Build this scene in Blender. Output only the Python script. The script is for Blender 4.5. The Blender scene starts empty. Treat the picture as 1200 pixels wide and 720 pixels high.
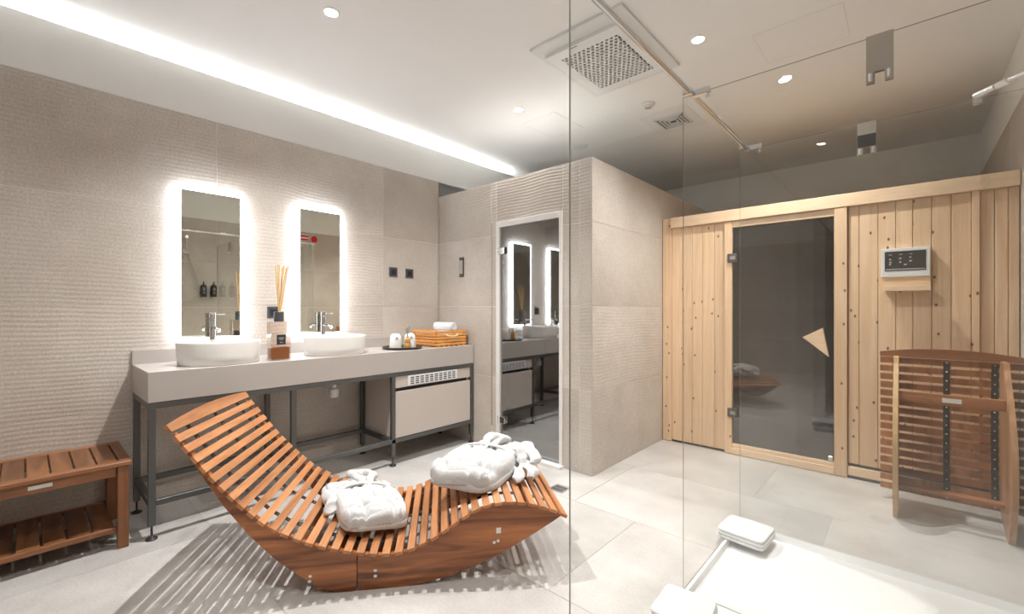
import bpy, bmesh, math, random
from mathutils import Vector, Matrix, noise
random.seed(7)
PI = math.pi
SC = bpy.context.scene
COL = SC.collection

# ------------------------------------------------------------------ camera
cam_d = bpy.data.cameras.new('camera'); cam = bpy.data.objects.new('camera', cam_d); COL.objects.link(cam)
cam.location = (0, 0, 1.25); cam.rotation_euler = (PI/2, 0, math.radians(42.0))
cam_d.sensor_width = 36.0; cam_d.lens = 15.48; cam_d.shift_y = 2/1200; cam_d.clip_start = 0.02
SC.camera = cam
# ------------------------------------------------------------------ world / exposure
w = bpy.data.worlds.new('world'); SC.world = w; w.use_nodes = True
w.node_tree.nodes['Background'].inputs[0].default_value = (1, .97, .93, 1)
w.node_tree.nodes['Background'].inputs[1].default_value = 0.05
SC.view_settings.view_transform = 'Standard'; SC.view_settings.look = 'None'
SC.view_settings.gamma = 1; SC.view_settings.use_curve_mapping = False
SC.view_settings.exposure = 0.38
SPOT_W = 130.0
COVE_W = 30.0
MIRROR_E = 10.5
Z_CEIL = 2.93

# ------------------------------------------------------------------ material helpers
def new_mat(name):
    m = bpy.data.materials.new(name); m.use_nodes = True
    nt = m.node_tree; return m, nt, nt.nodes['Principled BSDF']
def N(nt, t, **kw):
    n = nt.nodes.new(t)
    for k, v in kw.items(): setattr(n, k, v)
    return n
def rgb(c): return (c[0], c[1], c[2], 1)
def plain(name, col, rough=.5, metal=0, spec=.5, bump=0, bscale=200, var=0.0):
    m, nt, b = new_mat(name)
    b.inputs['Roughness'].default_value = rough; b.inputs['Metallic'].default_value = metal
    b.inputs['Specular IOR Level'].default_value = spec
    tc = N(nt, 'ShaderNodeTexCoord')
    nz = N(nt, 'ShaderNodeTexNoise'); nz.inputs['Scale'].default_value = 3 if not bump else bscale
    nz.inputs['Detail'].default_value = 4
    nt.links.new(tc.outputs['Object'], nz.inputs['Vector'])
    mx = N(nt, 'ShaderNodeMix', data_type='RGBA')
    k = 1-var if var else .97
    mx.inputs[6].default_value = rgb([c*k for c in col]); mx.inputs[7].default_value = rgb(col)
    nt.links.new(nz.outputs['Fac'], mx.inputs[0]); nt.links.new(mx.outputs[2], b.inputs['Base Color'])
    if bump:
        bp = N(nt, 'ShaderNodeBump'); bp.inputs['Strength'].default_value = bump; bp.inputs['Distance'].default_value = .004
        nt.links.new(nz.outputs['Fac'], bp.inputs['Height']); nt.links.new(bp.outputs[0], b.inputs['Normal'])
    return m
def emit(name, col, s):
    m, nt, b = new_mat(name)
    b.inputs['Base Color'].default_value = rgb(col)
    b.inputs['Emission Color'].default_value = rgb(col); b.inputs['Emission Strength'].default_value = s
    return m
def wood(name, light, dark, axis='y', scale=9.0, rough=.45, knots=0, contrast=1.0, vary=.35, grain=1.0):
    m, nt, b = new_mat(name); L = nt.links.new
    tc = N(nt, 'ShaderNodeTexCoord'); oi = N(nt, 'ShaderNodeObjectInfo')
    add = N(nt, 'ShaderNodeVectorMath', operation='MULTIPLY_ADD')
    comb = N(nt, 'ShaderNodeCombineXYZ')
    for i in range(3): L(oi.outputs['Random'], comb.inputs[i])
    L(comb.outputs[0], add.inputs[0]); add.inputs[1].default_value = (13.1, 7.7, 9.3); L(tc.outputs['Object'], add.inputs[2])
    mp = N(nt, 'ShaderNodeMapping'); L(add.outputs[0], mp.inputs[0])
    s = {'x': (.09, 1, 1), 'y': (1, .09, 1), 'z': (1, 1, .05)}[axis]
    mp.inputs['Scale'].default_value = [v*scale for v in s]
    n1 = N(nt, 'ShaderNodeTexNoise'); n1.inputs['Scale'].default_value = 1.6; n1.inputs['Detail'].default_value = 5; n1.inputs['Distortion'].default_value = 1.2
    L(mp.outputs[0], n1.inputs[0])
    n2 = N(nt, 'ShaderNodeTexNoise'); n2.inputs['Scale'].default_value = 14; n2.inputs['Detail'].default_value = 3
    L(mp.outputs[0], n2.inputs[0])
    r = N(nt, 'ShaderNodeValToRGB'); L(n1.outputs['Fac'], r.inputs[0])
    h = .18*contrast
    r.color_ramp.elements[0].position = .5-h; r.color_ramp.elements[0].color = rgb(dark)
    r.color_ramp.elements[1].position = .5+h; r.color_ramp.elements[1].color = rgb(light)
    mx = N(nt, 'ShaderNodeMix', data_type='RGBA', blend_type='MULTIPLY'); mx.inputs[0].default_value = .35*grain
    L(r.outputs[0], mx.inputs[6]); L(n2.outputs['Color'], mx.inputs[7])
    # use grey fine grain
    g = N(nt, 'ShaderNodeMapRange'); L(n2.outputs['Fac'], g.inputs[0]); g.inputs[1].default_value = .3; g.inputs[2].default_value = .7; g.inputs[3].default_value = .6; g.inputs[4].default_value = 1.15
    L(g.outputs[0], mx.inputs[7])
    hsv = N(nt, 'ShaderNodeHueSaturation')
    v = N(nt, 'ShaderNodeMapRange'); L(oi.outputs['Random'], v.inputs[0]); v.inputs[3].default_value = 1-vary*.6; v.inputs[4].default_value = 1+vary*.5
    L(v.outputs[0], hsv.inputs['Value']); L(mx.outputs[2], hsv.inputs['Color'])
    out = hsv.outputs[0]
    if knots:
        sk = N(nt, 'ShaderNodeSeparateXYZ'); L(add.outputs[0], sk.inputs[0]); mk = N(nt, 'ShaderNodeCombineXYZ')
        zs = N(nt, 'ShaderNodeMath', operation='MULTIPLY'); L(sk.outputs[2], zs.inputs[0]); zs.inputs[1].default_value = .65
        L(sk.outputs[0], mk.inputs[0]); L(zs.outputs[0], mk.inputs[1])
        vo = N(nt, 'ShaderNodeTexVoronoi', voronoi_dimensions='2D'); vo.inputs['Scale'].default_value = knots; L(mk.outputs[0], vo.inputs[0])
        kr = N(nt, 'ShaderNodeValToRGB'); L(vo.outputs['Distance'], kr.inputs[0])
        kr.color_ramp.elements[0].position = .038; kr.color_ramp.elements[0].color = (1, 1, 1, 1)
        kr.color_ramp.elements[1].position = .075; kr.color_ramp.elements[1].color = (0, 0, 0, 1)
        # only some cells carry a knot
        gt = N(nt, 'ShaderNodeMath', operation='GREATER_THAN'); sx = N(nt, 'ShaderNodeSeparateColor'); L(vo.outputs['Color'], sx.inputs[0]); L(sx.outputs[0], gt.inputs[0]); gt.inputs[1].default_value = .45
        mu = N(nt, 'ShaderNodeMath', operation='MULTIPLY'); L(kr.outputs[0], mu.inputs[0]); L(gt.outputs[0], mu.inputs[1])
        m2 = N(nt, 'ShaderNodeMix', data_type='RGBA'); L(mu.outputs[0], m2.inputs[0]); L(out, m2.inputs[6]); m2.inputs[7].default_value = (.13, .045, .015, 1)
        out = m2.outputs[2]
    L(out, b.inputs['Base Color'])
    b.inputs['Roughness'].default_value = rough
    bp = N(nt, 'ShaderNodeBump'); bp.inputs['Strength'].default_value = .12; bp.inputs['Distance'].default_value = .002
    L(n2.outputs['Fac'], bp.inputs['Height']); L(bp.outputs[0], b.inputs['Normal'])
    return m
def stone(name, c1, c2, rough=.5, ribs=0.0, speck=.15, var=.06, cloud=1.6, spec=.4):
    m, nt, b = new_mat(name); L = nt.links.new
    tc = N(nt, 'ShaderNodeTexCoord'); oi = N(nt, 'ShaderNodeObjectInfo')
    n1 = N(nt, 'ShaderNodeTexNoise'); n1.inputs['Scale'].default_value = cloud; n1.inputs['Detail'].default_value = 8; n1.inputs['Roughness'].default_value = .62
    add = N(nt, 'ShaderNodeVectorMath', operation='MULTIPLY_ADD'); comb = N(nt, 'ShaderNodeCombineXYZ')
    for i in range(3): L(oi.outputs['Random'], comb.inputs[i])
    L(comb.outputs[0], add.inputs[0]); add.inputs[1].default_value = (5, 8, 3); L(tc.outputs['Object'], add.inputs[2]); L(add.outputs[0], n1.inputs[0])
    n2 = N(nt, 'ShaderNodeTexNoise'); n2.inputs['Scale'].default_value = 90; n2.inputs['Detail'].default_value = 3; L(tc.outputs['Object'], n2.inputs[0])
    r = N(nt, 'ShaderNodeValToRGB'); L(n1.outputs['Fac'], r.inputs[0])
    r.color_ramp.elements[0].position = .35; r.color_ramp.elements[0].color = rgb(c1)
    r.color_ramp.elements[1].position = .65; r.color_ramp.elements[1].color = rgb(c2)
    g = N(nt, 'ShaderNodeMapRange'); L(n2.outputs['Fac'], g.inputs[0]); g.inputs[1].default_value = .35; g.inputs[2].default_value = .65; g.inputs[3].default_value = 1-speck; g.inputs[4].default_value = 1+speck*.35
    mx = N(nt, 'ShaderNodeMix', data_type='RGBA', blend_type='MULTIPLY'); mx.inputs[0].default_value = 1; L(r.outputs[0], mx.inputs[6]); L(g.outputs[0], mx.inputs[7])
    hsv = N(nt, 'ShaderNodeHueSaturation'); v = N(nt, 'ShaderNodeMapRange'); L(oi.outputs['Random'], v.inputs[0]); v.inputs[3].default_value = 1-var; v.inputs[4].default_value = 1+var*.5
    L(v.outputs[0], hsv.inputs['Value']); L(mx.outputs[2], hsv.inputs['Color']); L(hsv.outputs[0], b.inputs['Base Color'])
    b.inputs['Roughness'].default_value = rough; b.inputs['Specular IOR Level'].default_value = spec
    if ribs:
        # fine horizontal relief lines pressed into the tile, wandering a little
        nw = N(nt, 'ShaderNodeTexNoise'); nw.inputs['Scale'].default_value = 1.3; nw.inputs['Detail'].default_value = 2; L(tc.outputs['Object'], nw.inputs[0])
        sp = N(nt, 'ShaderNodeSeparateXYZ'); L(tc.outputs['Object'], sp.inputs[0])
        ma = N(nt, 'ShaderNodeMath', operation='MULTIPLY_ADD'); L(nw.outputs['Fac'], ma.inputs[0]); ma.inputs[1].default_value = .10; L(sp.outputs[2], ma.inputs[2])
        mu = N(nt, 'ShaderNodeMath', operation='MULTIPLY'); L(ma.outputs[0], mu.inputs[0]); mu.inputs[1].default_value = 2*PI/.026
        sn = N(nt, 'ShaderNodeMath', operation='SINE'); L(mu.outputs[0], sn.inputs[0])
        nf = N(nt, 'ShaderNodeTexNoise'); nf.inputs['Scale'].default_value = 1.0; L(tc.outputs['Object'], nf.inputs[0])
        fr = N(nt, 'ShaderNodeMapRange'); L(nf.outputs['Fac'], fr.inputs[0]); fr.inputs[1].default_value = .35; fr.inputs[2].default_value = .6; fr.inputs[3].default_value = .35
        pr = N(nt, 'ShaderNodeMath', operation='MULTIPLY'); L(sn.outputs[0], pr.inputs[0]); L(fr.outputs[0], pr.inputs[1])
        pr2 = N(nt, 'ShaderNodeMath', operation='MULTIPLY_ADD'); L(n2.outputs['Fac'], pr2.inputs[0]); pr2.inputs[1].default_value = .16; L(pr.outputs[0], pr2.inputs[2])
        bp = N(nt, 'ShaderNodeBump'); bp.inputs['Strength'].default_value = ribs; bp.inputs['Distance'].default_value = .004
        L(pr2.outputs[0], bp.inputs['Height']); L(bp.outputs[0], b.inputs['Normal'])
    return m
def glass(name, tint, ior=1.5, rcol=(1, 1, 1)):
    m, nt, b = new_mat(name); L = nt.links.new; nt.nodes.remove(b)
    t = N(nt, 'ShaderNodeBsdfTransparent'); t.inputs[0].default_value = rgb(tint)
    g = N(nt, 'ShaderNodeBsdfGlossy'); g.inputs['Roughness'].default_value = 0.0; g.inputs[0].default_value = rgb(rcol)
    f = N(nt, 'ShaderNodeFresnel'); f.inputs[0].default_value = ior
    # the fresnel of a leaving ray is taken as for an entering one
    geo = N(nt, 'ShaderNodeNewGeometry')
    iv = N(nt, 'ShaderNodeMath', operation='MULTIPLY_ADD'); L(geo.outputs['Backfacing'], iv.inputs[0]); iv.inputs[1].default_value = 1/ior-ior; iv.inputs[2].default_value = ior
    L(iv.outputs[0], f.inputs[0])
    mx = N(nt, 'ShaderNodeMixShader'); L(f.outputs[0], mx.inputs[0]); L(t.outputs[0], mx.inputs[1]); L(g.outputs[0], mx.inputs[2])
    L(mx.outputs[0], nt.nodes['Material Output'].inputs[0])
    return m

M = {}
M['paint'] = plain('white_paint', (.84, .835, .81), .75, var=.02)
M['ceiling'] = plain('ceiling_paint', (.86, .855, .84), .8, var=.02)
M['grout'] = plain('grout_pale', (.82, .78, .73), .9)
M['fgrout'] = plain('grout_floor', (.60, .57, .53), .9)
M['tile_rib'] = stone('tile_ribbed', (.52, .46, .40), (.64, .585, .525), .55, ribs=.16)
M['tile_soft'] = stone('tile_soft_ribs', (.52, .46, .40), (.64, .585, .525), .55, ribs=.09)
M['tile_plain'] = stone('tile_plain', (.50, .44, .38), (.61, .555, .495), .55, ribs=.05)
M['floor'] = stone('floor_tile', (.50, .48, .455), (.66, .64, .615), .28, speck=.08, var=.06, cloud=2.0)
M['counter'] = plain('counter_greige', (.46, .42, .39), .38, var=.03)
M['cabinet'] = plain('cabinet_greige', (.55, .49, .44), .45, var=.03)
M['steel'] = plain('dark_steel', (.13, .13, .125), .42, metal=.6)
M['rubber'] = plain('black_rubber', (.02, .02, .02), .6)
M['black'] = plain('black_plastic', (.03, .03, .032), .35)
M['socket'] = plain('anthracite_plastic', (.07, .075, .08), .4)
M['chrome'] = plain('chrome', (.78, .79, .80), .07, metal=1)
M['satin'] = plain('satin_metal', (.52, .48, .42), .5, metal=.9)
M['alu'] = plain('aluminium', (.75, .75, .74), .3, metal=.9)
M['whitealu'] = plain('white_frame', (.78, .76, .73), .35)
M['ceramic'] = plain('white_ceramic', (.84, .83, .80), .12, var=.01)
M['acrylic'] = plain('white_acrylic', (.86, .87, .87), .25, var=.01)
M['whiteplastic'] = plain('white_plastic', (.80, .80, .79), .4)
M['terry'] = plain('white_terry', (.60, .60, .597), .95, bump=.8, bscale=220, var=.05)
M['towel'] = plain('white_towel', (.80, .80, .795), .95, bump=.9, bscale=180, var=.05)
for _k in ('terry', 'towel'):
    nt = M[_k].node_tree; b_ = nt.nodes['Principled BSDF']
    n_ = N(nt, 'ShaderNodeTexNoise'); n_.inputs['Scale'].default_value = 26; n_.inputs['Detail'].default_value = 3; n_.inputs['Distortion'].default_value = .6
    tc_ = N(nt, 'ShaderNodeTexCoord'); nt.links.new(tc_.outputs['Object'], n_.inputs['Vector'])
    b2_ = N(nt, 'ShaderNodeBump'); b2_.inputs['Strength'].default_value = .35; b2_.inputs['Distance'].default_value = .012
    nt.links.new(n_.outputs['Fac'], b2_.inputs['Height'])
    old = b_.inputs['Normal'].links[0].from_node; nt.links.new(b2_.outputs[0], old.inputs['Normal'])
M['mirror'] = plain('mirror_silver', (.80, .81, .74), .0, metal=1)
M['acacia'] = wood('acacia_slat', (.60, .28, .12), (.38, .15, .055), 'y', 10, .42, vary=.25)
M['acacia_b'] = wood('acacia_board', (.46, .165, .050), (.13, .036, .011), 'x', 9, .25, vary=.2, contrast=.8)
M['lboard'] = wood('pale_acacia_board', (.60, .34, .18), (.38, .18, .08), 'z', 9, .4, vary=.2)
M['acacia_x'] = wood('acacia_rail', (.50, .21, .08), (.25, .09, .03), 'x', 9, .4, vary=.3)
M['benchw'] = wood('bench_wood', (.30, .125, .047), (.11, .04, .015), 'x', 9, .38, vary=.5)
M['benchy'] = wood('bench_rail', (.38, .16, .065), (.22, .08, .028), 'y', 9, .38, vary=.3)
M['benchz'] = wood('bench_leg', (.33, .135, .052), (.20, .07, .025), 'z', 9, .38, vary=.3)
M['pine'] = wood('pine_plank', (.90, .66, .44), (.78, .52, .31), 'z', 14, .5, knots=8.5, contrast=1.2, vary=.14, grain=.5)
M['pine_x'] = wood('pine_rail', (.92, .70, .48), (.82, .58, .37), 'x', 14, .5, contrast=1.2, vary=.1, grain=.5)
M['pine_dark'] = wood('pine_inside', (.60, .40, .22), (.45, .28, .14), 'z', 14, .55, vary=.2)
M['ply'] = wood('board_edge', (.72, .50, .26), (.55, .34, .15), 'z', 10, .5, vary=.2)
M['boxw'] = wood('orange_bamboo', (.80, .36, .09), (.62, .24, .05), 'x', 12, .4, vary=.2)
M['boxwy'] = wood('orange_bamboo_side', (.85, .42, .11), (.66, .27, .06), 'y', 12, .4, vary=.2)
M['reed'] = wood('reed', (.80, .55, .25), (.65, .38, .14), 'z', 20, .6, vary=.2)
M['rope'] = plain('rope', (.75, .58, .36), .8)
M['glass'] = glass('clear_glass', (.988, .992, .988), 1.5)
M['glass_edge'] = plain('glass_edge', (.36, .38, .34), .2)
M['glass_line'] = plain('glass_seal', (.68, .68, .63), .3)
M['smoke'] = glass('smoked_glass', (.44, .38, .31), 2.2)
M['bottle'] = glass('bottle_glass', (.86, .80, .76), 1.5)
M['grey_glass'] = glass('grey_glass', (.55, .55, .52), 3.4, (.97, .98, 1))
M['amber'] = plain('amber_liquid', (.33, .12, .035), .15)
M['amberb'] = plain('amber_glass', (.52, .27, .06), .12)
M['led'] = emit('led_white', (.86, .91, 1), MIRROR_E)
M['lens'] = emit('lamp_lens', (1, .98, .95), 30)
M['strip'] = emit('cove_led', (.97, .98, 1), 10)
M['red'] = plain('red_plastic', (.70, .02, .02), .4)
M['dark'] = plain('dark_void', (.02, .02, .02), .8)
M['screen'] = plain('control_glass', (.05, .05, .05), .12)
M['icon'] = plain('icon_print', (.55, .55, .53), .5)
M['label'] = plain('label_white', (.82, .80, .76), .5)
M['strap'] = plain('black_webbing', (.035, .032, .03), .7)
M['screw'] = plain('screw_steel', (.75, .72, .66), .3, metal=.8)
M['vent'] = plain('vent_white', (.74, .74, .72), .5)

# ------------------------------------------------------------------ mesh helpers
def link(name, bm, mat, parent=None, smooth=False):
    me = bpy.data.meshes.new(name)
    bmesh.ops.recalc_face_normals(bm, faces=bm.faces); bm.to_mesh(me); bm.free()
    mats = mat if isinstance(mat, (list, tuple)) else [mat]
    for m in mats: me.materials.append(m)
    if smooth:
        for p in me.polygons: p.use_smooth = True
    o = bpy.data.objects.new(name, me); COL.objects.link(o)
    if parent: o.parent = parent
    return o
def sharp(o, ang=40):
    me = o.data
    for p in me.polygons: p.use_smooth = True
    try: me.set_sharp_from_angle(angle=math.radians(ang))
    except Exception: pass
    return o
def abox(bm, a, b, bev=0, seg=1, mat=0):
    x0, x1 = sorted((a[0], b[0])); y0, y1 = sorted((a[1], b[1])); z0, z1 = sorted((a[2], b[2]))
    vs = [bm.verts.new((x, y, z)) for x in (x0, x1) for y in (y0, y1) for z in (z0, z1)]
    fs = [bm.faces.new([vs[i] for i in q]) for q in ((0, 1, 3, 2), (4, 6, 7, 5), (0, 4, 5, 1), (2, 3, 7, 6), (0, 2, 6, 4), (1, 5, 7, 3))]
    for f in fs: f.material_index = mat
    if bev:
        es = list({e for f in fs for e in f.edges})
        bmesh.ops.bevel(bm, geom=es, offset=bev, segments=seg, affect='EDGES', profile=.7)
    return fs
def box(name, a, b, mat, parent=None, bev=0, seg=1):
    bm = bmesh.new(); abox(bm, a, b, bev, seg); return link(name, bm, mat, parent)
def atube(bm, pts, r, n=12, caps=True, mat=0, flat=None):
    pts = [Vector(p) for p in pts]; rings = []
    up = None
    for i, p in enumerate(pts):
        t = (pts[min(i+1, len(pts)-1)]-pts[max(i-1, 0)]).normalized()
        if up is None:
            up = Vector((0, 0, 1)) if abs(t.z) < .9 else Vector((1, 0, 0))
        a = t.cross(up)
        if a.length < 1e-4: a = t.orthogonal()
        a.normalize(); bb = a.cross(t).normalized(); up = bb
        rr = r[i] if isinstance(r, (list, tuple)) else r
        k = flat if flat else 1
        rings.append([bm.verts.new(p+(a*math.cos(2*PI*j/n)+bb*math.sin(2*PI*j/n)*k)*rr) for j in range(n)])
    for i in range(len(rings)-1):
        for j in range(n):
            f = bm.faces.new((rings[i][j], rings[i][(j+1) % n], rings[i+1][(j+1) % n], rings[i+1][j])); f.material_index = mat; f.smooth = True
    if caps:
        for q in (rings[0][::-1], rings[-1]):
            f = bm.faces.new(q); f.material_index = mat
def tube(name, pts, r, mat, parent=None, n=12):
    bm = bmesh.new(); atube(bm, pts, r, n); return sharp(link(name, bm, mat, parent))
def alathe(bm, prof, c=(0, 0, 0), n=32, sx=1, sy=1, mat=0):
    rings = []
    for r, z in prof:
        if r < 1e-5: rings.append([bm.verts.new((c[0], c[1], c[2]+z))])
        else: rings.append([bm.verts.new((c[0]+r*sx*math.cos(2*PI*j/n), c[1]+r*sy*math.sin(2*PI*j/n), c[2]+z)) for j in range(n)])
    for a, b in zip(rings, rings[1:]):
        for j in range(n):
            k = (j+1) % n
            if len(a) == 1: f = (a[0], b[j], b[k])
            elif len(b) == 1: f = (a[j], a[k], b[0])
            else: f = (a[j], a[k], b[k], b[j])
            ff = bm.faces.new(f); ff.material_index = mat
def lathe(name, prof, mat, parent=None, c=(0, 0, 0), n=32, sx=1, sy=1, ang=35):
    bm = bmesh.new(); alathe(bm, prof, c, n, sx, sy); return sharp(link(name, bm, mat, parent), ang)
def prism(name, poly, axis, a, b, mat, parent=None, bev=0):
    """poly: 2D outline; axis 'y': outline in xz extruded along y from a to b; 'x': outline in yz; 'z': outline in xy"""
    bm = bmesh.new()
    def P(u, v, t): return {'y': (u, t, v), 'x': (t, u, v), 'z': (u, v, t)}[axis]
    A = [bm.verts.new(P(u, v, a)) for u, v in poly]; B = [bm.verts.new(P(u, v, b)) for u, v in poly]
    n = len(poly); bm.faces.new(A[::-1]); bm.faces.new(B)
    for i in range(n): bm.faces.new((A[i], A[(i+1) % n], B[(i+1) % n], B[i]))
    if bev:
        bmesh.ops.bevel(bm, geom=[e for e in bm.edges if len({v in A for v in e.verts}) == 1], offset=bev, segments=2, affect='EDGES')
    return link(name, bm, mat, parent)
def thing(name, label, cat, loc=(0, 0, 0), rz=0, group=None):
    o = bpy.data.objects.new(name, None); COL.objects.link(o); o.location = loc; o.rotation_euler = (0, 0, rz)
    o.empty_display_size = .1
    o['label'] = label; o['category'] = cat
    if group: o['group'] = group
    return o
def tag(o, label, cat, group=None):
    o['label'] = label; o['category'] = cat
    if group: o['group'] = group
    return o
def struct(o): o['kind'] = 'structure'; return o
def copy_tree(o, parent=None):
    c = o.copy(); COL.objects.link(c)
    if parent is not None: c.parent = parent
    for ch in o.children: copy_tree(ch, c)
    return c
def text_on(name, s, size, loc, rot, mat, parent):
    cu = bpy.data.curves.new(name, 'FONT'); cu.body = s; cu.size = size; cu.extrude = .0004; cu.align_x = 'CENTER'; cu.align_y = 'CENTER'
    t = bpy.data.objects.new(name, cu); COL.objects.link(t)
    dg = bpy.context.evaluated_depsgraph_get(); me = bpy.data.meshes.new_from_object(t.evaluated_get(dg)); bpy.data.objects.remove(t)
    me.materials.clear(); me.materials.append(mat)
    o = bpy.data.objects.new(name, me); COL.objects.link(o); o.parent = parent; o.location = loc; o.rotation_euler = rot
    return o

# ------------------------------------------------------------------ room shell
XL, XR, YB, YF = -3.556, .512, 6.12, -1.9
TT = 2.54      # top of the tiling
TH = .635
G = .0015
# floor and its slabs
fl = struct(box('floor', (XL-.1, YF-.1, -.12), (XR+.1, YB+.1, -.0025), M['fgrout']))
for r in range(-5, 7):
    y0 = 2.40+.84*(r-1); y1 = y0+.84
    y0c, y1c = max(y0, YF), min(y1, 6.1)
    if y1c <= y0c+.02: continue
    off = -1.19-.427*r
    k0 = math.floor((XL-off)/1.28)
    for k in range(k0, k0+6):
        x0, x1 = max(off+1.28*k, XL), min(off+1.28*(k+1), XR)
        if x1-x0 < .03: continue
        box('tile', (x0+G, y0c+G, -.0024), (x1-G, y1c-G, 0), M['floor'], fl, .0008)
# walls
def tiled_wall(name, axis, pos, face, u0, u1, joints, zmax, thick, pick, holes=(), full=None):
    """axis 'x': wall plane x=pos, face=+1 the tile side looks to +x; u runs along y. axis 'y' likewise."""
    bm = bmesh.new()
    def bx(u_a, u_b, z_a, z_b, d0, d1):
        if axis == 'x': return ((pos+d0*face, u_a, z_a), (pos+d1*face, u_b, z_b))
        return ((u_a, pos+d0*face, z_a), (u_b, pos+d1*face, z_b))
    us = sorted({u0, u1}.union(*[{h[0], h[1]} for h in holes])) if holes else [u0, u1]
    ztop = full if full else zmax
    for a, b in zip(us, us[1:]):
        cut = [h for h in holes if h[0] <= a+1e-6 and h[1] >= b-1e-6]
        if cut: abox(bm, *bx(a, b, cut[0][3], ztop, -thick, -.0022))
        else: abox(bm, *bx(a, b, 0, ztop, -thick, -.0022))
    wl = struct(link(name, bm, M['grout']))
    r = 0
    while r*TH < zmax-.01:
        z0, z1 = r*TH, min((r+1)*TH, zmax)
        js = sorted([u0]+[j for j in joints if u0 < j < u1]+[u1])
        for a, b in zip(js, js[1:]):
            if b-a < .02: continue
            segs = [(a, b, z0, z1)]
            for h in holes:
                ns = []
                for (p, q, s, t) in segs:
                    if q <= h[0] or p >= h[1] or s >= h[3]: ns.append((p, q, s, t)); continue
                    if p < h[0]: ns.append((p, h[0], s, t))
                    if q > h[1]: ns.append((h[1], q, s, t))
                    if t > h[3]: ns.append((max(p, h[0]), min(q, h[1]), h[3], t))
                segs = ns
            for (p, q, s, t) in segs:
                A, B = bx(p+G, q-G, s+G, t-G, -.002, 0)
                box('tile', A, B, M[pick((p+q)/2, (s+t)/2)], wl, .0008)
        r += 1
    return wl
LJ = [.897+1.3*k for k in range(-3, 5)]
wl = tiled_wall('wall_left', 'x', XL, 1, YF, 2.832, LJ, TT, .20, lambda u, z: 'tile_rib' if .2 < u < 2.19 else ('tile_plain' if u > 2.19 or z > 1.9 else 'tile_soft'))
box('painted_band', (XL-.025, YF, TT+.001), (XL, YB, 2.855), M['paint'], wl)
wr = tiled_wall('wall_right', 'x', XR, -1, YF, YB, [.6+1.3*k for k in range(-3, 5)], TT, .12, lambda u, z: 'tile_plain')
box('painted_band', (XR+.12, YF, TT+.001), (XR, YB, Z_CEIL), M['paint'], wr)
wb = tiled_wall('wall_back', 'y', YB, -1, XL, XR, [-3.0, -1.7, -.4], TT, .12, lambda u, z: 'tile_plain')
box('painted_band', (XL, YB+.12, TT+.001), (XR, YB, Z_CEIL), M['paint'], wb)
wf = tiled_wall('wall_front', 'y', YF, 1, XL, XR, [-3.0, -1.7, -.4], TT, .12, lambda u, z: 'tile_soft')
box('painted_band', (XL, YF-.12, TT+.001), (XR, YF, Z_CEIL), M['paint'], wf)
struct(box('wall_left_backing', (XL-.26, YF-.12, 0), (XL-.205, YB+.12, Z_CEIL+.1), M['paint'])).name = 'wall_outer_left'
struct(box('ceiling', (XL-.2, YF-.12, Z_CEIL), (XR+.12, YB+.12, Z_CEIL+.1), M['ceiling']))
# cove LED behind the lip of the painted band
t = thing('cove_light_strip', 'hidden white light strip in the cove above the left wall', 'light strip')
box('led_strip', (XL-.12, YF+.1, 2.80), (XL-.09, 3.9, 2.81), M['strip'], t)
box('cove_shelf', (XL-.20, YF, 2.76), (XL-.026, YB, 2.795), M['paint'], wl)
ld = bpy.data.lights.new('cove_lamp', 'AREA'); ld.shape = 'RECTANGLE'; ld.size = .04; ld.size_y = 5.6; ld.energy = COVE_W*1.3; ld.color = (.95, .97, 1)
lo = bpy.data.objects.new('cove_lamp', ld); COL.objects.link(lo); lo.parent = t; lo.location = (XL-.075, 1.05, 2.846); lo.rotation_euler = (PI, -.75, 0)

# steam room block
SX, SY, SZ = -1.748, 2.832, 2.385
D0, D1, DZ = -2.735, -2.012, 2.02
wsf = tiled_wall('wall_inner_front', 'y', SY, -1, XL+.001, SX-.009, [-2.80, -1.86], SZ, .10,
                 lambda u, z: 'tile_rib' if u > -2.8 else 'tile_soft', holes=[(D0, D1, 0, DZ)])
wss = tiled_wall('wall_inner_side', 'x', SX, 1, SY+.0085, YB, [4.05, 5.3], SZ, .10, lambda u, z: 'tile_soft' if z < 1.3 else 'tile_plain')
struct(box('wall_inner_top', (XL, SY+.001, SZ-.06), (SX-.101, YB, SZ-.003), M['paint']))
# steam-room inside: far partition with light tiles
struct(tiled_wall('wall_inner_far', 'y', 4.6, -1, XL+.001, SX-.101, [-2.6], 2.32, .05, lambda u, z: 'tile_plain'))
# door_1: glass steam-room door
dr = struct(thing('door_1', '', ''))
for k in ('label', 'category'): del dr[k]
bm = bmesh.new()
yo, yi = SY-.012, SY+.07
abox(bm, (D0+.002, yo, 0), (D0+.045, yi, DZ-.002), .002); abox(bm, (D1-.032, yo, 0), (D1-.002, yi, DZ-.002), .002)
abox(bm, (D0+.045, yo, DZ-.05), (D1-.032, yi, DZ-.002), .002)
link('door_frame', bm, M['whitealu'], dr)
box('threshold', (D0-.02, yo-.045, 0), (D1+.01, yi, .022), M['whiteplastic'], dr, .004, 2)
GY = SY+.008
gl = box('glass_leaf', (D0+.050, GY, .03), (D1-.036, GY+.008, DZ-.056), M['grey_glass'], dr)
for z in (1.762, .268):
    h = box('hinge', (D0+.03, GY-.018, z-.03), (D0+.105, GY-.002, z+.03), M['chrome'], dr, .004, 2)
    tube('hinge_pin', [(D0+.03, GY-.018, z-.034), (D0+.03, GY-.018, z+.034)], .008, M['chrome'], h)
kn = lathe('knob', [(0, 0), (.010, 0), (.010, .012), (.022, .018), (.024, .03), (.018, .040), (0, .042)], M['chrome'], dr)
kn.rotation_euler = (PI/2, 0, 0); kn.location = (-2.105, GY-.001, 1.141)
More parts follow.
